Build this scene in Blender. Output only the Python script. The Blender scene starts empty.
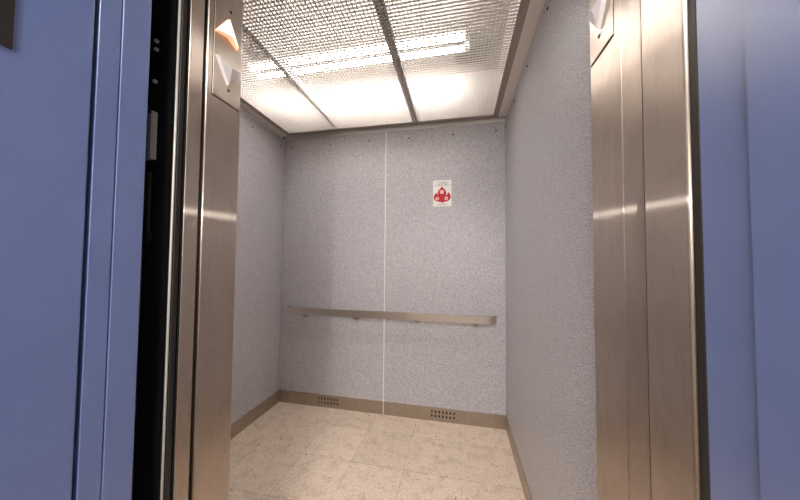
import bpy, bmesh, math, random
from mathutils import Vector, Matrix
random.seed(4)
S = bpy.context.scene
COL = S.collection

# ------------------------------------------------------------------ camera
H0 = 1.1475                                   # eye height above the cab floor
F_PX, YAW, PITCH, ROLL = 282.37, 0.2047, 0.0351, 0.0088
cd = bpy.data.cameras.new('camera')
cd.sensor_width = 36.0
cd.lens = F_PX * 36.0 / 800.0
cd.clip_start = 0.02
cam = bpy.data.objects.new('camera', cd)
COL.objects.link(cam)
fw = Vector((-math.sin(YAW) * math.cos(PITCH), math.cos(YAW) * math.cos(PITCH), math.sin(PITCH)))
rt = Vector((math.cos(YAW), math.sin(YAW), 0))
up = rt.cross(fw)
rt2 = rt * math.cos(ROLL) + up * math.sin(ROLL)
up2 = up * math.cos(ROLL) - rt * math.sin(ROLL)
cam.matrix_world = Matrix(((rt2.x, up2.x, -fw.x, 0), (rt2.y, up2.y, -fw.y, 0), (rt2.z, up2.z, -fw.z, H0), (0, 0, 0, 1)))
S.camera = cam

# ------------------------------------------------------------------ light levels and exposure
S.view_settings.view_transform = 'Standard'
S.view_settings.look = 'None'
S.view_settings.exposure = 0.45
S.view_settings.gamma = 1.0
S.view_settings.use_curve_mapping = False
TUBE_COLOR, TUBE_POWER = (1.0, 0.95, 0.90), 30.0
SCONCE_COLOR, SCONCE_POWER = (1.0, 0.95, 0.90), 2300.0
HALL_COLOR, HALL_POWER = (1.0, 0.93, 0.88), 37.0
W = bpy.data.worlds.new('world')
S.world = W
W.use_nodes = True
W.node_tree.nodes['Background'].inputs[0].default_value = (0.9, 0.92, 1.0, 1)
W.node_tree.nodes['Background'].inputs[1].default_value = 0.05
S.cycles.use_denoising = True
S.cycles.max_bounces = 14
S.cycles.diffuse_bounces = 8
S.cycles.sample_clamp_indirect = 8.0

# ------------------------------------------------------------------ materials
def new_mat(name):
    m = bpy.data.materials.new(name)
    m.use_nodes = True
    nt = m.node_tree
    return m, nt, nt.nodes['Principled BSDF']

def lin(r, g, b):
    f = lambda c: (c / 255 / 12.92) if c / 255 <= 0.04045 else ((c / 255 + 0.055) / 1.055) ** 2.4
    return (f(r), f(g), f(b), 1)

def node(nt, kind, **kw):
    n = nt.nodes.new(kind)
    for k, v in kw.items():
        if k in n.inputs: n.inputs[k].default_value = v
        else: setattr(n, k, v)
    return n

def ramp(nt, stops):
    r = nt.nodes.new('ShaderNodeValToRGB')
    e = r.color_ramp.elements
    while len(e) < len(stops): e.new(0.5)
    for i, (p, c) in enumerate(stops):
        e[i].position = p
        e[i].color = c
    return r

def coords(nt, scale=(1, 1, 1)):
    t = nt.nodes.new('ShaderNodeNewGeometry')
    mp = nt.nodes.new('ShaderNodeMapping')
    mp.inputs['Scale'].default_value = scale
    nt.links.new(t.outputs['Position'], mp.inputs['Vector'])
    return mp.outputs['Vector']

def noise(nt, vec, scale, detail=2.0, rough=0.5):
    n = node(nt, 'ShaderNodeTexNoise', Scale=scale, Detail=detail, Roughness=rough)
    nt.links.new(vec, n.inputs['Vector'])
    return n.outputs['Fac']

def mix(nt, fac, a, b, mode='MIX'):
    m = nt.nodes.new('ShaderNodeMix')
    m.data_type = 'RGBA'
    m.blend_type = mode
    for sock, v in ((m.inputs[0], fac), (m.inputs[6], a), (m.inputs[7], b)):
        if hasattr(v, 'is_linked'): nt.links.new(v, sock)
        else: sock.default_value = v
    return m.outputs[2]

def plain(name, color, rough=0.5, metal=0.0, spec=0.5):
    m, nt, p = new_mat(name)
    p.inputs['Base Color'].default_value = color
    p.inputs['Roughness'].default_value = rough
    p.inputs['Metallic'].default_value = metal
    p.inputs['Specular IOR Level'].default_value = spec
    return m

def laminate():
    m, nt, p = new_mat('speckled_grey_laminate')
    v = coords(nt)
    n1 = noise(nt, v, 250, 2.0, 0.6)
    r1 = ramp(nt, [(0.30, lin(94, 97, 104)), (0.44, lin(176, 175, 182)), (0.56, lin(195, 193, 199)), (0.70, lin(246, 246, 246))])
    nt.links.new(n1, r1.inputs[0])
    n2 = noise(nt, v, 40, 3.0, 0.6)
    r2 = ramp(nt, [(0.3, (0.93, 0.93, 0.93, 1)), (0.7, (1.06, 1.05, 1.05, 1))])  # soft mottling of uneven reflections, put into the base colour
    nt.links.new(n2, r2.inputs[0])
    nt.links.new(mix(nt, 1.0, r1.outputs[0], r2.outputs[0], 'MULTIPLY'), p.inputs['Base Color'])
    p.inputs['Roughness'].default_value = 0.42
    p.inputs['Specular IOR Level'].default_value = 0.45
    b = node(nt, 'ShaderNodeBump', Strength=0.10, Distance=0.002)
    nt.links.new(n1, b.inputs['Height'])
    nt.links.new(b.outputs[0], p.inputs['Normal'])
    return m

def stainless(name, color, rough=0.3, aniso=0.75, smudge=True, groove=0.0):
    m, nt, p = new_mat(name)
    v = coords(nt, (420, 420, 3.0))
    n = noise(nt, v, 1.0, 3.0, 0.6)
    dark = tuple(c * 0.95 for c in color[:3]) + (1,)
    lite = tuple(min(1, c * 1.03) for c in color[:3]) + (1,)
    r = ramp(nt, [(0.3, dark), (0.7, lite)])
    nt.links.new(n, r.inputs[0])
    base = r.outputs[0]
    rg = ramp(nt, [(0.3, (rough * 0.97,) * 3 + (1,)), (0.75, (rough * 1.2,) * 3 + (1,))])
    n2 = noise(nt, coords(nt, (9, 9, 6)), 1.0, 4.0, 0.6)
    nt.links.new(n2, rg.inputs[0])
    nt.links.new(rg.outputs[0], p.inputs['Roughness'])
    if smudge:
        n3 = noise(nt, coords(nt, (30, 30, 14)), 1.0, 3.0, 0.7)
        r3 = ramp(nt, [(0.25, (0.72, 0.70, 0.68, 1)), (0.55, (1, 1, 1, 1))])
        nt.links.new(n3, r3.inputs[0])
        base = mix(nt, 0.45, base, mix(nt, 1.0, base, r3.outputs[0], 'MULTIPLY'))
    nt.links.new(base, p.inputs['Base Color'])
    p.inputs['Metallic'].default_value = 1.0
    p.inputs['Anisotropic'].default_value = aniso
    t = nt.nodes.new('ShaderNodeTangent')
    t.direction_type = 'RADIAL'
    t.axis = 'Z'
    nt.links.new(t.outputs[0], p.inputs['Tangent'])
    if groove > 0:                            # fine vertical grinding lines spread light sideways
        g = nt.nodes.new('ShaderNodeBsdfAnisotropic')
        g.distribution = 'GGX'
        g.inputs['Roughness'].default_value = 0.30
        g.inputs['Anisotropy'].default_value = -0.93
        nt.links.new(base, g.inputs['Color'])
        nt.links.new(t.outputs[0], g.inputs['Tangent'])
        ms = nt.nodes.new('ShaderNodeMixShader')
        ms.inputs[0].default_value = groove
        nt.links.new(p.outputs[0], ms.inputs[1])
        nt.links.new(g.outputs[0], ms.inputs[2])
        nt.links.new(ms.outputs[0], nt.nodes['Material Output'].inputs['Surface'])
    return m

def blue_paint():
    m, nt, p = new_mat('blue_enamel_paint')
    n = noise(nt, coords(nt, (1, 1, 1)), 9, 4.0, 0.6)
    r = ramp(nt, [(0.3, lin(97, 115, 168)), (0.7, lin(103, 121, 174))])
    nt.links.new(n, r.inputs[0])
    # thin pale scratches
    s = noise(nt, coords(nt, (30, 6, 60)), 1.0, 2.0, 0.5)
    sr = ramp(nt, [(0.76, (0, 0, 0, 1)), (0.80, (0.6, 0.6, 0.6, 1))])
    nt.links.new(s, sr.inputs[0])
    nt.links.new(mix(nt, sr.outputs[0], r.outputs[0], lin(140, 150, 190)), p.inputs['Base Color'])
    p.inputs['Roughness'].default_value = 0.29
    p.inputs['Specular IOR Level'].default_value = 0.9
    p.inputs['Coat Weight'].default_value = 0.7
    p.inputs['Coat Roughness'].default_value = 0.30
    b = node(nt, 'ShaderNodeBump', Strength=0.12, Distance=0.002)
    n2 = noise(nt, coords(nt), 160, 2.0, 0.5)
    nt.links.new(n2, b.inputs['Height'])
    nt.links.new(b.outputs[0], p.inputs['Normal'])
    return m

def vinyl_tile():
    m, nt, p = new_mat('worn_cream_vinyl_tile')
    P = 0.305
    geo = nt.nodes.new('ShaderNodeNewGeometry')
    sep = nt.nodes.new('ShaderNodeSeparateXYZ')
    nt.links.new(geo.outputs['Position'], sep.inputs[0])
    def math_(op, a, b=None, c=None):
        n = nt.nodes.new('ShaderNodeMath'); n.operation = op
        for i, v in enumerate((a, b, c)):
            if v is None: continue
            if hasattr(v, 'is_linked'): nt.links.new(v, n.inputs[i])
            else: n.inputs[i].default_value = v
        return n.outputs[0]
    def cell(sock, off):
        q = math_('DIVIDE', math_('SUBTRACT', sock, off), P)
        fr = math_('FRACT', q)
        edge = math_('MULTIPLY', math_('MINIMUM', fr, math_('SUBTRACT', 1.0, fr)), P)
        return math_('FLOOR', q), edge
    cx, ex = cell(sep.outputs[0], -0.902 - 3.05)
    cy, ey = cell(sep.outputs[1], 1.5575 - 3.05)
    ex = math_('ADD', ex, math_('MULTIPLY', math_('GREATER_THAN', sep.outputs[0], -0.15), 0.0005))
    joint = math_('LESS_THAN', math_('MINIMUM', ex, ey), 0.0009)
    wob = noise(nt, coords(nt), 26, 3.0, 0.6)
    jfac = math_('MULTIPLY', joint, math_('MULTIPLY', math_('GREATER_THAN', wob, 0.40), 0.75))
    comb = nt.nodes.new('ShaderNodeCombineXYZ')
    nt.links.new(cx, comb.inputs[0]); nt.links.new(cy, comb.inputs[1])
    wn = nt.nodes.new('ShaderNodeTexWhiteNoise')
    nt.links.new(comb.outputs[0], wn.inputs['Vector'])
    # per tile shade
    tr = ramp(nt, [(0.0, (0.94, 0.935, 0.92, 1)), (1.0, (1.04, 1.04, 1.04, 1))])
    nt.links.new(wn.outputs['Value'], tr.inputs[0])
    fine = noise(nt, coords(nt), 130, 3.0, 0.65)
    base = ramp(nt, [(0.30, lin(180, 163, 150)), (0.5, lin(229, 211, 192)), (0.7, lin(244, 229, 212))])
    nt.links.new(fine, base.inputs[0])
    c = mix(nt, 1.0, base.outputs[0], tr.outputs[0], 'MULTIPLY')
    blot = noise(nt, coords(nt), 14, 5.0, 0.7)
    br = ramp(nt, [(0.33, (0.74, 0.71, 0.68, 1)), (0.53, (1, 1, 1, 1))])
    nt.links.new(blot, br.inputs[0])
    c = mix(nt, 0.8, c, mix(nt, 1.0, c, br.outputs[0], 'MULTIPLY'))
    # dark scuffs, short and elongated
    sc = noise(nt, coords(nt, (16, 34, 1)), 1.0, 3.0, 0.6)
    sr = ramp(nt, [(0.655, (0, 0, 0, 1)), (0.73, (0.8, 0.8, 0.8, 1))])
    nt.links.new(sc, sr.inputs[0])
    c = mix(nt, sr.outputs[0], c, lin(112, 94, 80))
    sc2 = noise(nt, coords(nt, (60, 22, 1)), 1.0, 2.0, 0.5)
    sr2 = ramp(nt, [(0.69, (0, 0, 0, 1)), (0.74, (0.85, 0.85, 0.85, 1))])
    nt.links.new(sc2, sr2.inputs[0])
    c = mix(nt, sr2.outputs[0], c, lin(96, 84, 76))
    c = mix(nt, jfac, c, lin(104, 88, 74))
    nt.links.new(c, p.inputs['Base Color'])
    p.inputs['Roughness'].default_value = 0.5
    p.inputs['Specular IOR Level'].default_value = 0.35
    return m

def emitter(name, color, strength):
    m, nt, p = new_mat(name)
    p.inputs['Base Color'].default_value = (0.8, 0.8, 0.8, 1)
    p.inputs['Emission Color'].default_value = tuple(color) + (1,)
    p.inputs['Emission Strength'].default_value = strength
    m.cycles.emission_sampling = 'FRONT' if strength > 5 else 'NONE'
    return m

def egg_plastic():
    m, nt, p = new_mat('white_louvre_plastic')
    p.inputs['Base Color'].default_value = (0.63, 0.59, 0.56, 1)
    p.inputs['Roughness'].default_value = 0.45
    tr = node(nt, 'ShaderNodeBsdfTranslucent')
    tr.inputs[0].default_value = (0.63, 0.59, 0.56, 1)
    ms = nt.nodes.new('ShaderNodeMixShader')
    ms.inputs[0].default_value = 0.3
    nt.links.new(p.outputs[0], ms.inputs[1])
    nt.links.new(tr.outputs[0], ms.inputs[2])
    nt.links.new(ms.outputs[0], nt.nodes['Material Output'].inputs['Surface'])
    return m

M = {
    'laminate': laminate(),
    'steel': stainless('brushed_stainless', (0.565, 0.487, 0.425, 1), 0.32, 0.7, True, 0.24),
    'steel_plate': stainless('brushed_stainless_plate', (0.50, 0.435, 0.38, 1), 0.33, 0.6, False, 0.15),
    'steel_rail': stainless('brushed_rail_steel', (0.70, 0.64, 0.59, 1), 0.32, 0.3, False),
    'steel_base': stainless('worn_baseboard_steel', (0.47, 0.41, 0.35, 1), 0.42, 0.4),
    'blue': blue_paint(),
    'tile': vinyl_tile(),
    'egg': egg_plastic(),
    'frame': plain('dull_bronze_steel', (0.36, 0.305, 0.275, 1), 0.55, 0.1),
    'bar': plain('grey_hanger_steel', (0.24, 0.22, 0.25, 1), 0.5, 0.0),
    'bar_pale': plain('beige_hanger_steel', (0.58, 0.52, 0.46, 1), 0.5, 0.0),
    'white_enamel': plain('white_enamel', (0.84, 0.82, 0.79, 1), 0.5),
    'shell': plain('pale_grey_painted_shell', lin(232, 226, 220), 0.5),
    'roof': plain('pale_grey_roof_steel', (0.31, 0.295, 0.28, 1), 0.6),
    'grille': plain('grey_green_grille', (0.15, 0.19, 0.175, 1), 0.5),
    'black': plain('gap_shade_black', (0.006, 0.006, 0.007, 1), 0.8, 0, 0.2),  # black stands for the shade in gaps and vent slots
    'dark_metal': plain('dark_bronze_metal', (0.045, 0.040, 0.036, 1), 0.45, 0.6),
    'bracket': plain('dull_zinc', (0.55, 0.55, 0.52, 1), 0.45, 0.3),
    'rust': plain('brown_greasy_metal', (0.05, 0.036, 0.022, 1), 0.5, 0.5),
    'screw': plain('dark_screw', (0.035, 0.030, 0.030, 1), 0.5, 0.5),
    'seam': plain('pale_seam_strip', lin(236, 232, 230), 0.35),
    'paper': plain('white_sticker_paper', lin(242, 240, 240), 0.5),
    'red': plain('red_ink', lin(190, 6, 32), 0.5),
    'pink': plain('pale_pink_ink', lin(240, 188, 180), 0.5),
    'ink': plain('grey_green_ink', lin(48, 60, 56), 0.5),
    'lens_white': plain('frosted_white_acrylic', lin(240, 236, 240), 0.3),
    'lens_lit': emitter('lit_orange_white_acrylic', (1.0, 0.74, 0.50), 1.6),
    'lens_side': emitter('lit_orange_acrylic_edge', (1.0, 0.36, 0.14), 0.75),
    'tube': emitter('fluorescent_tube', TUBE_COLOR, TUBE_POWER),
    'sconce': emitter('sconce_glass', SCONCE_COLOR, SCONCE_POWER),
    'fill_lamp': emitter('fill_lamp_diffuser', HALL_COLOR, HALL_POWER),
    'hall_wall': plain('hall_wall_paint', lin(200, 196, 190), 0.7),
    'hall_wall_grey': plain('grey_hall_wall_paint', lin(148, 146, 142), 0.7),
    'hall_floor': plain('hall_floor_vinyl', lin(150, 135, 118), 0.5),
    'sign': plain('dark_brown_sign_plate', lin(36, 31, 30), 0.5),
    'sill': stainless('aluminium_sill', (0.55, 0.54, 0.52, 1), 0.35, 0.3, False),
}

# ------------------------------------------------------------------ helpers
def box(bm, x0, x1, y0, y1, z0, z1, bev=0.0, seg=2, mi=0):
    vs = [bm.verts.new((x, y, z)) for x in (x0, x1) for y in (y0, y1) for z in (z0, z1)]
    idx = ((0, 1, 3, 2), (4, 6, 7, 5), (0, 4, 5, 1), (2, 3, 7, 6), (0, 2, 6, 4), (1, 5, 7, 3))
    fs = [bm.faces.new([vs[i] for i in f]) for f in idx]
    for f in fs: f.material_index = mi
    if bev > 0:
        es = list({e for f in fs for e in f.edges})
        bmesh.ops.bevel(bm, geom=es, offset=bev, segments=seg, affect='EDGES', profile=0.5)
    return fs

def cyl(bm, c, axis, r, depth, seg=16, r2=None, mi=0):
    a = Vector(axis).normalized()
    rot = Vector((0, 0, 1)).rotation_difference(a).to_matrix().to_4x4()
    mat = Matrix.Translation(Vector(c)) @ rot
    o = bmesh.ops.create_cone(bm, cap_ends=True, segments=seg, radius1=r, radius2=r if r2 is None else r2, depth=depth, matrix=mat)
    for v in o['verts']:
        for f in v.link_faces: f.material_index = mi

def prism(bm, poly, z0, z1, mi=0):
    """vertical prism over a floor-plan polygon"""
    a = [bm.verts.new((x, y, z0)) for x, y in poly]
    b = [bm.verts.new((x, y, z1)) for x, y in poly]
    n = len(poly)
    fs = [bm.faces.new(a[::-1]), bm.faces.new(b)]
    for i in range(n):
        fs.append(bm.faces.new((a[i], a[(i + 1) % n], b[(i + 1) % n], b[i])))
    for f in fs: f.material_index = mi
    return fs

def obj(name, bm, mats, parent=None, smooth=False, base=None):
    """one mesh object; its origin goes to the base of its bounds"""
    bmesh.ops.recalc_face_normals(bm, faces=bm.faces[:])
    if base is None:
        xs = [v.co for v in bm.verts]
        lo = Vector([min(c[i] for c in xs) for i in range(3)])
        hi = Vector([max(c[i] for c in xs) for i in range(3)])
        base = Vector(((lo.x + hi.x) / 2, (lo.y + hi.y) / 2, lo.z))
    base = Vector(base)
    bmesh.ops.translate(bm, verts=bm.verts[:], vec=-base)
    me = bpy.data.meshes.new(name)
    bm.to_mesh(me)
    bm.free()
    for m in (mats if isinstance(mats, (list, tuple)) else [mats]):
        me.materials.append(M[m])
    if smooth:
        for p in me.polygons: p.use_smooth = True
    o = bpy.data.objects.new(name, me)
    COL.objects.link(o)
    if parent is not None:
        o.parent = parent
        o.location = base - world_loc(parent)
    else:
        o.location = base
    return o

def world_loc(o):
    v = Vector(o.location)
    while o.parent is not None:
        o = o.parent
        v += Vector(o.location)
    return v

def tag(o, label, cat, group=None, kind=None):
    o['label'] = label
    o['category'] = cat
    if group: o['group'] = group
    if kind: o['kind'] = kind
    return o

def thing(name, loc, label, cat, group=None, kind=None):
    o = bpy.data.objects.new(name, None)
    o.empty_display_size = 0.05
    COL.objects.link(o)
    o.location = loc
    return tag(o, label, cat, group, kind)

def struct(name, bm, mats, label, cat, smooth=False):
    return tag(obj(name, bm, mats, smooth=smooth), label, cat, kind='structure')

NB = bmesh.new

# ------------------------------------------------------------------ plan of the place (metres, z above cab floor)
XL, XR, YB = -1.4096, 0.3174, 2.0681          # cab side walls and back wall
JL, JR = -0.623, 0.291                        # faces of the left and right entrance jambs
YF = 0.697                                    # inner face of the cab front
ZC = 1.0094 + H0                              # underside of the hung ceiling frame
ZW = 0.986 + H0                               # top of the laminate wall panels
ZTOP = ZC + 0.34                              # cab roof
BB = 0.0944                                   # baseboard height
ZH = 2.135                                    # head of the entrance

# --- floor, roof, walls
bm = NB(); box(bm, XL - 0.02, XR + 0.02, 0.60, YB + 0.02, -0.03, 0.0)
struct('floor', bm, 'tile', 'worn cream square vinyl tile floor inside the elevator cab', 'floor')
bm = NB(); box(bm, XL - 0.03, XR + 0.03, 0.60, YB + 0.03, ZTOP, ZTOP + 0.02)
struct('ceiling', bm, 'roof', 'pale grey cab roof above the louvred ceiling panels', 'ceiling')

def wall(name, x0, x1, y0, y1, ox, oy, label):
    t = thing(name, ((x0 + x1) / 2, (y0 + y1) / 2, 0), label, 'wall', kind='structure')
    b = NB(); box(b, x0, x1, y0, y1, 0.0, ZW, 0.0015, 1)
    obj('laminate_panel', b, 'laminate', t)
    b = NB(); box(b, x0 + ox, x1 + ox, y0 + oy, y1 + oy, ZW - 0.03, ZTOP)
    obj('upper_shell', b, 'shell', t)
    return t

def screws(parent, pts, nrm):
    for p in pts:
        b = NB()
        cyl(b, Vector(p) + Vector(nrm) * 0.001, nrm, 0.0065, 0.004, 14, 0.0045)
        cyl(b, Vector(p) + Vector(nrm) * 0.003, nrm, 0.0026, 0.002, 6)
        obj('screw', b, 'screw', parent)

wl = wall('wall_left', XL - 0.022, XL - 0.003, 0.70, YB, -0.020, 0, 'left grey speckled laminate wall of the cab')
screws(wl, [(XL - 0.003, y, 0.918 + H0) for y in (2.012, 1.693, 1.374, 1.055)], (1, 0, 0))
wr = wall('wall_right', XR + 0.003, XR + 0.022, 0.70, YB, 0.020, 0, 'right grey speckled laminate wall of the cab')
screws(wr, [(XR + 0.003, y, 0.930 + H0) for y in (2.030, 1.72, 1.41, 1.096, 0.80)], (-1, 0, 0))
# back wall: two laminate panels either side of the seam
wb = thing('wall_back', ((XL + XR) / 2, YB + 0.012, 0), 'rear grey speckled laminate wall of the cab in two panels', 'wall', kind='structure')
XS = -0.5457
for a, c in ((XL - 0.003, XS - 0.0022), (XS + 0.0022, XR + 0.003)):
    b = NB(); box(b, a, c, YB + 0.003, YB + 0.022, 0.0, ZW, 0.0012, 1)
    obj('laminate_panel', b, 'laminate', wb)
b = NB(); box(b, XL - 0.02, XR + 0.02, YB + 0.023, YB + 0.042, 0.0, ZTOP)
obj('upper_shell', b, 'shell', wb)
screws(wb, [(x, YB + 0.003, 0.9215 + H0) for x in (-1.347, -1.009, -0.683, -0.367, -0.041, 0.259)], (0, -1, 0))
bm = NB(); box(bm, XS - 0.0040, XS + 0.0040, YB - 0.0035, YB + 0.006, 0.0, ZW - 0.002, 0.0008, 1)
struct('trim_1', bm, 'seam', 'thin pale vertical strip covering the seam of the rear wall', 'trim')

# --- baseboards (the rear one pierced by two vents)
def pierced_board(x0, x1, y, vents):
    """a sheet at depth y facing -y with rectangular slots cut through it"""
    hx, hz = set(), set()
    xs, zs = {x0, x1}, {0.0, BB}
    holes = []
    for cx, cz in vents:
        for i in range(7):
            for j in range(2):
                a = cx + (i - 3) * 0.0262
                c = cz + (j - 0.5) * 0.030
                holes.append((a - 0.0052, a + 0.0052, c - 0.0085, c + 0.0085))
    for h in holes:
        xs.update(h[:2]); zs.update(round(k, 5) for k in h[2:])
    xs = sorted(xs); zs = sorted(zs)
    b = NB()
    grid = {}
    def vtx(i, k, d):
        if (i, k, d) not in grid: grid[(i, k, d)] = b.verts.new((xs[i], y + d, zs[k]))
        return grid[(i, k, d)]
    T = 0.0028
    solid = {}
    for i in range(len(xs) - 1):
        for k in range(len(zs) - 1):
            mx, mz = (xs[i] + xs[i + 1]) / 2, (zs[k] + zs[k + 1]) / 2
            solid[(i, k)] = not any(h[0] < mx < h[1] and h[2] < mz < h[3] for h in holes)
    for (i, k), s in solid.items():
        if not s: continue
        b.faces.new((vtx(i, k, 0), vtx(i + 1, k, 0), vtx(i + 1, k + 1, 0), vtx(i, k + 1, 0)))
        b.faces.new((vtx(i, k, T), vtx(i, k + 1, T), vtx(i + 1, k + 1, T), vtx(i + 1, k, T)))
        for di, dk, p, q in ((-1, 0, (i, k), (i, k + 1)), (1, 0, (i + 1, k + 1), (i + 1, k)), (0, -1, (i + 1, k), (i, k)), (0, 1, (i, k + 1), (i + 1, k + 1))):
            if not solid.get((i + di, k + dk), False):
                b.faces.new((vtx(*p, 0), vtx(*q, 0), vtx(*q, T), vtx(*p, T)))
    return b

t = thing('baseboard_back', (-0.55, YB, 0), 'stainless baseboard of the rear wall with two slotted vents', 'baseboard', kind='structure')
b = pierced_board(XL, XR, YB, [(-0.9885, -1.0975 + H0), (-0.1075, -1.0975 + H0)])
obj('kick_plate', b, 'steel_base', t)
for cx in (-0.9885, -0.1075):
    b = NB(); box(b, cx - 0.1, cx + 0.1, YB + 0.00285, YB + 0.003, 0.01, BB - 0.008)
    obj('vent_shade', b, 'black', t)  # added black sheet, shade inside the slots put into colour
bm = NB(); box(bm, XL - 0.003, XL, 0.70, YB - 0.0005, 0.0, BB, 0.0008, 1)
struct('baseboard_left', bm, 'steel_base', 'stainless baseboard of the left cab wall', 'baseboard')
bm = NB(); box(bm, XR, XR + 0.003, 0.70, YB - 0.0005, 0.0, BB, 0.0008, 1)
struct('baseboard_right', bm, 'steel_base', 'stainless baseboard of the right cab wall', 'baseboard')

# --- cab front: left return panel with its jamb, right jamb, transom
bm = NB()
box(bm, XL - 0.02, JL, 0.5835, YF, 0.0, ZTOP, 0.004, 4)
struct('wall_front', bm, 'steel', 'brushed stainless cab front panel and left entrance jamb', 'wall')
bm = NB()
box(bm, JR, JR + 0.0285, 0.5775, YF, 0.0, ZTOP, 0.0022, 4)
prism(bm, [(JR + 0.001, 0.5768), (JR + 0.0285, 0.5768), (JR + 0.0285, 0.5278), (JR + 0.0050, 0.5278)], 0.0, ZTOP)
struct('trim_2', bm, 'steel', 'brushed stainless right entrance jamb of the cab', 'trim')
bm = NB(); box(bm, JL + 0.0005, JR - 0.0005, 0.60, YF, ZH, ZTOP, 0.002, 1)
struct('trim_3', bm, 'steel', 'stainless transom over the cab entrance', 'trim')

# --- car doors, slid open to the left
t = thing('door_1', (-1.06, 0.553, 0), 'stainless cab door leaf slid open into the left pocket', 'door', kind='structure')
b = NB(); box(b, -1.50, JL - 0.0005, 0.5355, 0.5725, 0.012, ZH + 0.01, 0.0025, 3)
for f in b.faces:
    f.material_index = 0 if f.calc_center_median().x > -0.70 and abs(f.normal.y) < 0.9 else 1  # black faces: shade of the door pocket put into the colour
obj('door_leaf', b, ['steel', 'black'], t)
t2 = thing('door_2', (-1.08, 0.522, 0), 'dark edged second cab door leaf behind the black gap', 'door', kind='structure')
b = NB(); box(b, -1.50, JL - 0.006, 0.5195, 0.5325, 0.012, ZH + 0.01, 0.001, 1)
obj('door_leaf', b, 'dark_metal', t2)
b = NB(); cyl(b, (JL - 0.009, 0.5155, (ZH + 0.02) / 2), (0, 0, 1), 0.0026, ZH - 0.004, 14)
obj('edge_bead', b, 'bracket', t2, smooth=True)
b = NB(); box(b, -1.50, JL - 0.02, 0.5135, 0.519, 0.012, ZH + 0.01)
obj('shade_sheet', b, 'black', t2)  # added black sheet, its colour is the shade in the gap

# --- hoistway hardware on the face of the cab door
t = thing('door_coupler', (-0.725, 0.512, 1.40), 'dull zinc bracket seen in the black gap beside the blue door', 'bracket')
ux = -0.684
b = NB(); box(b, ux - 0.022, ux + 0.004, 0.5105, 0.5135, 1.372, 1.482, 0.001, 1); obj('backplate', b, 'bracket', t)
b = NB(); box(b, ux + 0.0005, ux + 0.004, 0.500, 0.5105, 1.372, 1.482, 0.0008, 1); obj('flange', b, 'bracket', t)
b = NB(); box(b, ux - 0.036, ux - 0.0225, 0.508, 0.5135, 1.392, 1.446, 0.001, 1); obj('side_tab', b, 'rust', t)
for z in (1.381, 1.474):
    b = NB(); cyl(b, (ux - 0.008, 0.509, z), (0, 1, 0), 0.0045, 0.004, 6); obj('bolt', b, 'bracket', t)
for z, lab in ((1.652, 'topmost tiny bolt head in the black gap beside the blue door'),
               (1.632, 'tiny bolt head just under the topmost one in the black gap'),
               (1.556, 'tiny bolt head right above the zinc bracket in the black gap')):
    b = NB(); cyl(b, (-0.689, 0.511, z), (0, 1, 0), 0.0046, 0.005, 6)
    tag(obj('bolt', b, 'bracket'), lab, 'bolt', 'bolts in the door gap')
t = thing('latch_arm', (-0.70, 0.512, 1.19), 'brown greasy latch arm hanging in the black gap below the bracket', 'latch')
b = NB(); box(b, -0.704, -0.690, 0.5085, 0.5135, 1.205, 1.345, 0.002, 2); obj('arm', b, 'rust', t)
b = NB(); cyl(b, (-0.697, 0.509, 1.195), (0, 1, 0), 0.013, 0.009, 20); obj('roller', b, 'rust', t, smooth=False)
b = NB(); box(b, -0.712, -0.706, 0.5095, 0.5135, 0.25, 1.50, 0.001, 1); obj('guide_strip', b, 'rust', t)

# --- hall doors, slid open to the left
bm = NB(); box(bm, -1.50, JL, 0.4015, 0.4500, 0.012, ZH + 0.01, 0.0013, 3)
struct('door_3', bm, 'blue', 'blue hall door leaf nearest the black gap, slid open', 'door')
bm = NB(); box(bm, -1.50, JL - 0.001, 0.3672, 0.3998, 0.012, ZH + 0.01, 0.0013, 3)
struct('door_4', bm, 'blue', 'second blue hall door leaf beside the wide blue jamb', 'door')

# --- hall door frame
YH = 0.20                                     # hall face of the wall
bm = NB(); box(bm, JL - 0.07, JL, YH - 0.015, 0.3605, 0.0, ZH, 0.0025, 3)
struct('trim_4', bm, 'blue', 'wide blue left jamb of the hall door frame', 'trim')
bm = NB()
prism(bm, [(JR, YH - 0.015), (JR + 0.07, YH - 0.015), (JR + 0.07, 0.4165), (JR + 0.0045, 0.4165), (JR + 0.0045, 0.356), (JR, 0.352)], 0.0, ZH)
struct('trim_5', bm, 'blue', 'blue right jamb of the hall door frame with a shallow step', 'trim')
bm = NB(); box(bm, JL - 0.07, JR + 0.07, YH - 0.015, 0.3605, ZH + 0.0005, ZH + 0.075, 0.002, 2)
struct('trim_6', bm, 'blue', 'blue head of the hall door frame', 'trim')
# stainless strike column between the cab jamb and the blue frame on the right
t = thing('trim_7', (JR + 0.03, 0.47, 0), 'stainless strike column beside the right blue jamb', 'trim', kind='structure')
b = NB(); box(b, JR, JR + 0.06, 0.4310, 0.5205, 0.0, ZH + 0.01, 0.0045, 5); obj('column', b, 'steel', t)
b = NB(); box(b, JR + 0.004, JR + 0.06, 0.4172, 0.4305, 0.0, ZH + 0.01, 0.001, 1); obj('dark_face_strip', b, 'dark_metal', t)  # metal face, its dark reflection put into the bronze colour
# added black sheets round the doors: keep the gaps dark
bm = NB()
box(bm, JR + 0.075, JR + 0.085, 0.362, 0.70, -0.2, ZTOP)
box(bm, -1.54, -1.52, 0.362, 0.70, -0.2, ZTOP)
box(bm, -1.52, JR + 0.075, 0.362, 0.60, ZH + 0.09, ZH + 0.10)
struct('trim_8', bm, 'black', 'added black sheets keeping the gaps around the doors dark', 'trim')
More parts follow.
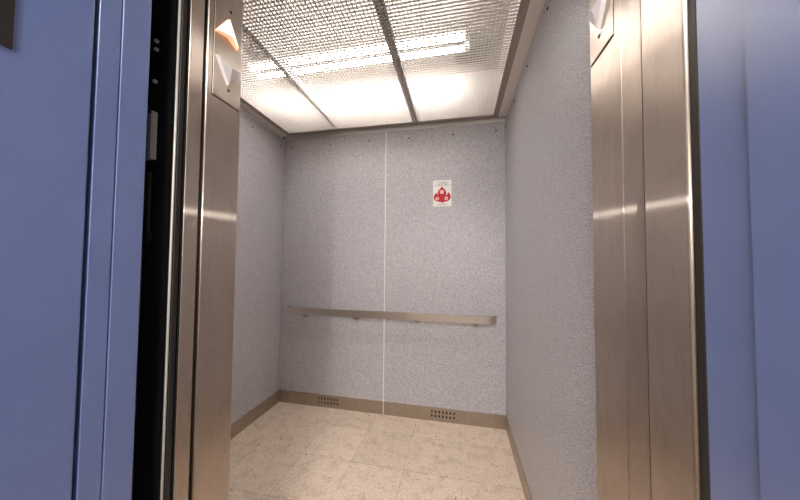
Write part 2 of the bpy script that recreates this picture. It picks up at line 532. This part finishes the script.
# sills
bm = NB()
for k in range(9):
    box(bm, -1.50, JR + 0.07, 0.502 + k * 0.0108, 0.502 + k * 0.0108 + 0.007, -0.012, -0.0005)
box(bm, -1.50, JR + 0.07, 0.50, 0.599, -0.03, -0.012)
struct('trim_9', bm, 'sill', 'grooved aluminium sill of the cab', 'trim')
bm = NB()
for k in range(9):
    box(bm, -1.50, JR + 0.07, 0.363 + k * 0.0108, 0.363 + k * 0.0108 + 0.007, -0.012, -0.0005)
box(bm, -1.50, JR + 0.07, 0.361, 0.466, -0.03, -0.012)
struct('trim_10', bm, 'sill', 'grooved aluminium sill of the hall doorway', 'trim')

# --- the hall the camera stands in
HX0, HX1, HY0, HZ = -2.1, 1.7, -1.85, 2.55
bm = NB(); box(bm, HX0, HX1, HY0, 0.3605, -0.03, -0.0005)
struct('floor_hall', bm, 'hall_floor', 'plain tan floor of the hall', 'floor')
bm = NB(); box(bm, HX0, HX1, HY0, 0.36, HZ, HZ + 0.02)
struct('ceiling_hall', bm, 'hall_wall', 'pale ceiling of the hall', 'ceiling')
bm = NB()
box(bm, HX0, JL - 0.0705, YH, 0.3605, 0, HZ); box(bm, JR + 0.0705, HX1, YH, 0.3605, 0, HZ)
box(bm, JL - 0.0705, JR + 0.0705, YH, 0.3605, ZH + 0.0755, HZ)
struct('wall_hall', bm, 'hall_wall_grey', 'grey hall wall around the elevator doorway', 'wall')
bm = NB(); box(bm, HX0, HX1, HY0 - 0.02, HY0, 0, HZ)
struct('wall_hall_far', bm, 'hall_wall', 'pale hall wall facing the elevator', 'wall')
for nm, x in (('wall_hall_left', HX0 - 0.02), ('wall_hall_right', HX1)):
    bm = NB(); box(bm, x, x + 0.02, HY0, 0.36, 0, HZ)
    struct(nm, bm, 'hall_wall', 'pale end wall of the hall, ' + nm.split('_')[-1] + ' end', 'wall')
t = thing('wall_sconce', (0.0, HY0, 1.50), 'small round white wall lamp in the hall facing the elevator', 'lamp')
b = NB(); cyl(b, (0.0, HY0 + 0.012, 1.58), (0, 1, 0), 0.05, 0.024, 28); cyl(b, (0.0, HY0 + 0.036, 1.58), (0, 1, 0), 0.014, 0.026, 16); obj('backplate', b, 'bracket', t)
b = NB(); bmesh.ops.create_uvsphere(b, u_segments=24, v_segments=14, radius=0.022, matrix=Matrix.Translation((0, HY0 + 0.07, 1.58)))
obj('globe', b, 'sconce', t, smooth=True)
t = thing('added_fill_lamp', (-0.2, -0.9, HZ - 0.05), 'unseen flat square ceiling lamp added to light the hall', 'lamp')  # unseen lamp, added as fill for the hall and blue doors
b = NB(); box(b, -0.52, 0.12, -1.22, -0.58, HZ - 0.04, HZ, 0.004, 1); obj('housing', b, 'white_enamel', t)
b = NB(); box(b, -0.49, 0.09, -1.19, -0.61, HZ - 0.05, HZ - 0.0402, 0.003, 1); obj('diffuser', b, 'fill_lamp', t)

# ------------------------------------------------------------------ hung ceiling
FO = dict(l=XL + 0.0342, r=XR - 0.0466, b=YB - 0.0275, f=0.735)   # outer edges of the ceiling frame
FW = 0.036
L_, R_, B_, F_ = FO['l'], FO['r'], FO['b'], FO['f']
def frame_rail(n, side, x0, x1, y0, y1, lip, wallbox, lipx=None):
    t = thing('trim_%d' % n, ((x0 + x1) / 2, (y0 + y1) / 2, ZC), 'dull bronze frame rail along the %s edge of the louvred ceiling' % side, 'trim', kind='structure')
    b = NB(); box(b, x0, x1, y0, y1, ZC, ZC + 0.004); box(b, *lip, ZC + 0.004, ZC + 0.03)
    obj('frame_rail', b, 'frame', t)
    b = NB(); box(b, *wallbox, ZC + 0.0042, ZTOP - 0.001); obj('added_baffle', b, 'white_enamel', t)  # added unseen side sheet: keeps tube light out of the wall gap
    if lipx:
        b = NB(); box(b, lipx[0], lipx[1], F_, B_, ZC - 0.0015, ZC + 0.012, 0.0005, 1); obj('pale_lip', b, 'shell', t)
frame_rail(12, 'left', L_, L_ + FW, F_, B_, (L_, L_ + 0.003, F_, B_), (L_ + 0.0032, L_ + 0.006, F_ + 0.0032, B_ - 0.0032), (L_ - 0.0065, L_ - 0.0003))
frame_rail(13, 'right', R_ - FW, R_, F_, B_, (R_ - 0.003, R_, F_, B_), (R_ - 0.006, R_ - 0.0032, F_ + 0.0032, B_ - 0.0032), (R_ + 0.0003, R_ + 0.0065))
frame_rail(14, 'rear', L_ + FW, R_ - FW, B_ - 0.028, B_, (L_ + FW, R_ - FW, B_ - 0.003, B_), (L_ + 0.006, R_ - 0.006, B_ - 0.006, B_ - 0.0032))
frame_rail(15, 'front', L_ + FW, R_ - FW, F_, F_ + FW, (L_ + FW, R_ - FW, F_, F_ + 0.003), (L_ + 0.006, R_ - 0.006, F_ + 0.0032, F_ + 0.006))

CELL, BLADE_H, BLADE_T = 0.0175, 0.0080, 0.0019
def louvre(x0, x1, y0, y1, z):
    b = NB()
    nx = max(1, round((x1 - x0) / CELL)); ny = max(1, round((y1 - y0) / CELL))
    hx, hy = (x1 - x0) / nx, (y1 - y0) / ny
    for i in range(nx + 1):
        x = x0 + i * hx
        w = BLADE_T / 2 if 0 < i < nx else 0.003
        box(b, max(x0, x - w), min(x1, x + w), y0, y1, z, z + BLADE_H)
    for j in range(ny + 1):
        y = y0 + j * hy
        w = BLADE_T / 2
        box(b, x0, x1, y - w, y + w, z + 0.0002, z + BLADE_H - 0.0002)
    return b
X1, X2 = -0.935, -0.312                       # joints between the three panels
ZP = ZC + 0.0042
y0, y1 = F_ + 0.012, B_ - 0.012
for a, c, lab in ((L_ + 0.012, X1 - 0.0012, 'narrow left louvred light panel of the cab ceiling'),
                  (X1 + 0.0012, X2 - 0.0012, 'middle louvred light panel of the cab ceiling under the tubes'),
                  (X2 + 0.0012, R_ - 0.012, 'right louvred light panel of the cab ceiling beside the right wall')):
    tag(obj('ceiling_louvre', louvre(a, c, y0, y1, ZP), 'egg'), lab, 'ceiling panel', 'louvred ceiling panels')
for x, w, wh, mt, lab in ((X1, 0.022, 0.060, 'bar_pale', 'beige bar over the joint of left and middle ceiling panels'),
                      (X2, 0.044, 0.030, 'bar', 'grey bar over the joint of middle and right ceiling panels')):
    zb = ZP + BLADE_H + (0.0015 if x == X1 else 0.005)
    t = thing('joint_bar', (x, (y0 + y1) / 2, zb), lab, 'ceiling bar')
    b = NB(); box(b, x - w / 2, x + w / 2, y0, y1, zb, zb + 0.003); obj('flange', b, mt, t)
    b = NB(); box(b, x - 0.0015, x + 0.0015, y0, y1, zb + 0.0031, zb + wh); obj('web', b, 'white_enamel', t)

bm = NB()
box(bm, XL - 0.019, L_ - 0.0068, 0.70, YB, ZC + 0.004, ZC + 0.006)
box(bm, R_ + 0.0068, XR + 0.021, 0.70, YB, ZC + 0.004, ZC + 0.006)
struct('trim_11', bm, 'shell', 'pale closing strips between the ceiling frame and the side walls', 'trim')

# fluorescent fixture above the louvres
zt = ZC + 0.15
xa, xb = -1.265, 0.055
t = thing('fluorescent_fixture', ((xa + xb) / 2, 1.43, ZTOP), 'twin tube fluorescent fixture glowing above the ceiling louvres', 'lamp')
b = NB(); box(b, xa, xb, 1.475, 1.517, zt + 0.022, zt + 0.060, 0.004, 1)
for x in (xa + 0.25, xb - 0.25): box(b, x - 0.01, x + 0.01, 1.486, 1.506, zt + 0.060, ZTOP)
obj('housing', b, 'white_enamel', t)
for y in (1.455, 1.537):
    b = NB(); cyl(b, ((xa + xb) / 2, y, zt), (1, 0, 0), 0.019, xb - xa - 0.05, 20); obj('tube', b, 'tube', t, smooth=True)
    for x in (xa + 0.012, xb - 0.012):
        b = NB(); box(b, x - 0.012, x + 0.012, y - 0.02, y + 0.02, zt - 0.018, zt + 0.040, 0.002, 1); obj('lampholder', b, 'white_enamel', t)
# exhaust grille in the cab roof
t = thing('exhaust_grille', (0.08, 1.80, ZTOP), 'grey green exhaust grille in the cab roof above the right louvres', 'grille')
b = NB(); box(b, -0.03, 0.20, 1.72, 1.93, ZTOP - 0.012, ZTOP, 0.002, 1); obj('grille_frame', b, 'grille', t)
b = NB()
for k in range(8): box(b, -0.015, 0.185, 1.735 + k * 0.024, 1.747 + k * 0.024, ZTOP - 0.016, ZTOP - 0.0121)
obj('slats', b, 'dark_metal', t)

# ------------------------------------------------------------------ handrail
def rail():
    zr, hh = -0.4045 + H0, 0.026
    yb = YB - 0.060                           # front face of the bar
    th, R = 0.007, 0.058
    x0, x1 = -1.3345, 0.2575
    path = []
    path.append((x0, YB - 0.0005)); 
    n = 8
    RL = 0.014
    for i in range(n + 1):
        a = math.pi + i / n * math.pi / 2
        path.append((x0 + RL + RL * math.cos(a), yb + RL + RL * math.sin(a)))
    for i in range(n + 1):
        a = -math.pi / 2 + i / n * math.pi / 2
        path.append((x1 - R + R * math.cos(a), yb + R + R * math.sin(a)))
    path.append((x1, YB - 0.0005))
    b = NB()
    prof = [(0, -hh), (0, hh), (th, hh), (th, -hh)]
    rings = []
    for i, (x, y) in enumerate(path):
        p0 = Vector(path[max(0, i - 1)]); p1 = Vector(path[min(len(path) - 1, i + 1)])
        d = (p1 - p0).normalized()
        nrm = Vector((-d.y, d.x))             # inward (toward the wall)
        rings.append([b.verts.new((x + nrm.x * o, y + nrm.y * o, zr + z)) for o, z in prof])
    for r0, r1 in zip(rings, rings[1:]):
        for k in range(4):
            b.faces.new((r0[k], r0[(k + 1) % 4], r1[(k + 1) % 4], r1[k]))
    b.faces.new(rings[0]); b.faces.new(rings[-1][::-1])
    bmesh.ops.recalc_face_normals(b, faces=b.faces[:])
    return b, zr, yb
b, zr, yb = rail()
t = thing('handrail', (-0.54, YB, zr - 0.026), 'flat brushed steel handrail on the rear wall', 'handrail')
o = obj('rail_bar', b, 'steel_rail', t)
for x in (-1.189, -0.762, -0.296, 0.117):
    b = NB()
    box(b, x - 0.012, x + 0.012, yb + 0.0072, yb + 0.013, zr - 0.040, zr - 0.005, 0.001, 1)
    box(b, x - 0.012, x + 0.012, yb + 0.0072, YB + 0.0028, zr - 0.040, zr - 0.034, 0.001, 1)
    box(b, x - 0.018, x + 0.018, YB - 0.002, YB + 0.0029, zr - 0.055, zr - 0.008, 0.001, 1)
    obj('bracket', b, 'steel_base', t)

# ------------------------------------------------------------------ sign on the rear wall
sx0, sx1, sz0, sz1 = -0.1853, -0.0508, 0.3935 + H0, 0.5870 + H0
scx = (sx0 + sx1) / 2
t = thing('fire_sign', (scx, YB, sz0), 'small white notice with a red flame emblem on the rear wall', 'sign')
b = NB(); box(b, sx0, sx1, YB + 0.0012, YB + 0.003, sz0, sz1, 0.0004, 1); obj('sheet', b, 'paper', t)
def flat(name, polys, mat, d):
    b = NB()
    for poly in polys:
        vs = [b.verts.new((x, YB + 0.0012 - d, z)) for x, z in poly]
        f = b.faces.new(vs)
        r = bmesh.ops.extrude_face_region(b, geom=[f])
        bmesh.ops.translate(b, verts=[v for v in r['geom'] if isinstance(v, bmesh.types.BMVert)], vec=(0, d * 0.9, 0))
    return obj(name, b, mat, t)
def sp(u, v):                                 # sign coordinates measured on the notice, 0..1 each way, v down
    return (sx0 + u * (sx1 - sx0), sz1 - v * (sz1 - sz0))
def circle(u, v, r, n=24, ry=None):
    c = sp(u, v); rr = r * (sx1 - sx0)
    return [(c[0] + rr * math.cos(2 * math.pi * i / n), c[1] + (ry or 1) * rr * math.sin(2 * math.pi * i / n)) for i in range(n)]
flame = [(.48, .24), (.56, .30), (.66, .38), (.72, .455), (.73, .51), (.70, .56), (.73, .58), (.79, .52), (.84, .455), (.90, .52), (.95, .60), (.96, .67),
         (.92, .74), (.84, .79), (.73, .82), (.61, .825), (.50, .86), (.40, .825), (.27, .82), (.16, .79), (.07, .74), (.03, .67), (.05, .60), (.11, .53), (.17, .47),
         (.23, .52), (.26, .55), (.28, .56), (.25, .51), (.26, .455), (.31, .38), (.41, .30)]
flat('flame_emblem', [[sp(u, v) for u, v in flame]], 'red', 0.0003)
flat('emblem_disc', [circle(.48, .45, .115)], 'pink', 0.0006)
flat('emblem_disc', [circle(.23, .70, .10)], 'pink', 0.0006)
flat('emblem_disc', [circle(.72, .70, .10)], 'pink', 0.0006)
flat('disc_mark', [circle(.235, .705, .035)], 'red', 0.0008)
flat('disc_mark', [circle(.725, .70, .035)], 'red', 0.0008)
# tiny print: glyph-like strokes, too small to read in the photograph
def print_line(u0, u1, v0, v1):
    polys = []; u = u0
    while u < u1 - 0.02:
        w = random.choice((.022, .03, .036))
        if random.random() > 0.16:
            k = random.choice((0, 1, 2))
            a, c, e = sp(u, v0), sp(u + w, v1), sp(u + w * .35, v0)
            polys.append([(a[0], c[1]), (e[0], c[1]), (e[0], a[1]), (a[0], a[1])])
            if k != 0:
                mz = c[1] + (a[1] - c[1]) * (.0 if k == 1 else .62)
                polys.append([(e[0], mz), (c[0], mz), (c[0], mz + (a[1] - c[1]) * .34), (e[0], mz + (a[1] - c[1]) * .34)])
        u += w + .012
    return polys
flat('print', print_line(.20, .82, .055, .105) + print_line(.28, .80, .12, .165) + print_line(.10, .93, .18, .22), 'ink', 0.0003)
flat('print', print_line(.25, .80, .895, .945), 'ink', 0.0003)

# ------------------------------------------------------------------ hall lantern plates on the jambs
def lantern(side, dz, labels, lit):
    """side +1: on the left jamb facing +x; -1: on the right jamb facing -x"""
    X = JL if side > 0 else JR
    px = lambda d: X + side * d
    ya, yc = 0.5985, 0.6900
    z0, z1 = 0.4240 + H0 + dz, 0.7200 + H0 + dz
    t = thing('arrow_lantern', (X, (ya + yc) / 2, z0), labels, 'indicator light', 'direction lanterns on the jambs')
    b = NB(); box(b, min(px(0.0004), px(0.0028)), max(px(0.0004), px(0.0028)), ya, yc, z0, z1, 0.0005, 1)
    obj('faceplate', b, 'steel_plate', t)
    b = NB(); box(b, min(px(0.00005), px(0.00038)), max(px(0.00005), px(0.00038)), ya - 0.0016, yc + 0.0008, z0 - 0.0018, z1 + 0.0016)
    obj('shadow_rim', b, 'dark_metal', t)  # dark rim painted as the shadow line round the faceplate
    for z in (z0 + 0.0365, z1 - 0.037):
        b = NB(); cyl(b, (px(0.0036), 0.648, z), (side, 0, 0), 0.0042, 0.0018, 16, 0.0034)
        obj('screw', b, 'screw', t)
    def arrow(yl, yr, zb, ya_, za, nz, mats, nm, pr=(0.013, 0.019, 0.010)):
        # delta arrow: two wing corners at height zb, tip at za, notch nz; creased from notch to tip
        out = [(yl, zb), (ya_, nz), (yr, zb), (ya_, za)]
        b = NB()
        bk = [b.verts.new((px(0.0028), y, z)) for y, z in out]
        cy = ya_; cz = (zb + za) / 2
        ft = []
        for (y, z), p in zip(out, (pr[0], pr[1], pr[0], pr[2])):
            ft.append(b.verts.new((px(p), cy + (y - cy) * 0.93, cz + (z - cz) * 0.93)))
        fs = [b.faces.new((ft[0], ft[1], ft[3])), b.faces.new((ft[1], ft[2], ft[3]))]
        for i in range(4):
            f = b.faces.new((bk[i], bk[(i + 1) % 4], ft[(i + 1) % 4], ft[i])); f.material_index = len(mats) - 1
        b.faces.new(bk)
        return obj(nm, b, mats, t)
    up_m = ['lens_lit', 'lens_side'] if lit else ['lens_white']
    o = arrow(0.598, 0.672, 0.5905 + H0 + dz, 0.639, 0.655 + H0 + dz, 0.603 + H0 + dz, up_m, 'up_arrow')
    if lit: o['label'] = 'glowing orange up arrow'
    arrow(0.602, 0.680, 0.531 + H0 + dz, 0.642, 0.471 + H0 + dz, 0.517 + H0 + dz, ['lens_white'], 'down_arrow')
lantern(1, 0.0, 'steel lantern plate on the left jamb with a lit orange up arrow', True)
lantern(-1, 0.012, 'steel lantern plate on the right jamb cut off by the picture top', False)

# floor number plate on the blue jamb (only its lower corner shows)
t = thing('jamb_plate', (JL, 0.222, 0.2935 + H0), 'dark brown plate high on the wide left blue jamb', 'sign')
b = NB(); box(b, JL + 0.0002, JL + 0.003, 0.195, 0.2705, 0.2935 + H0, 0.42 + H0, 0.0008, 1)
obj('plate', b, 'sign', t)
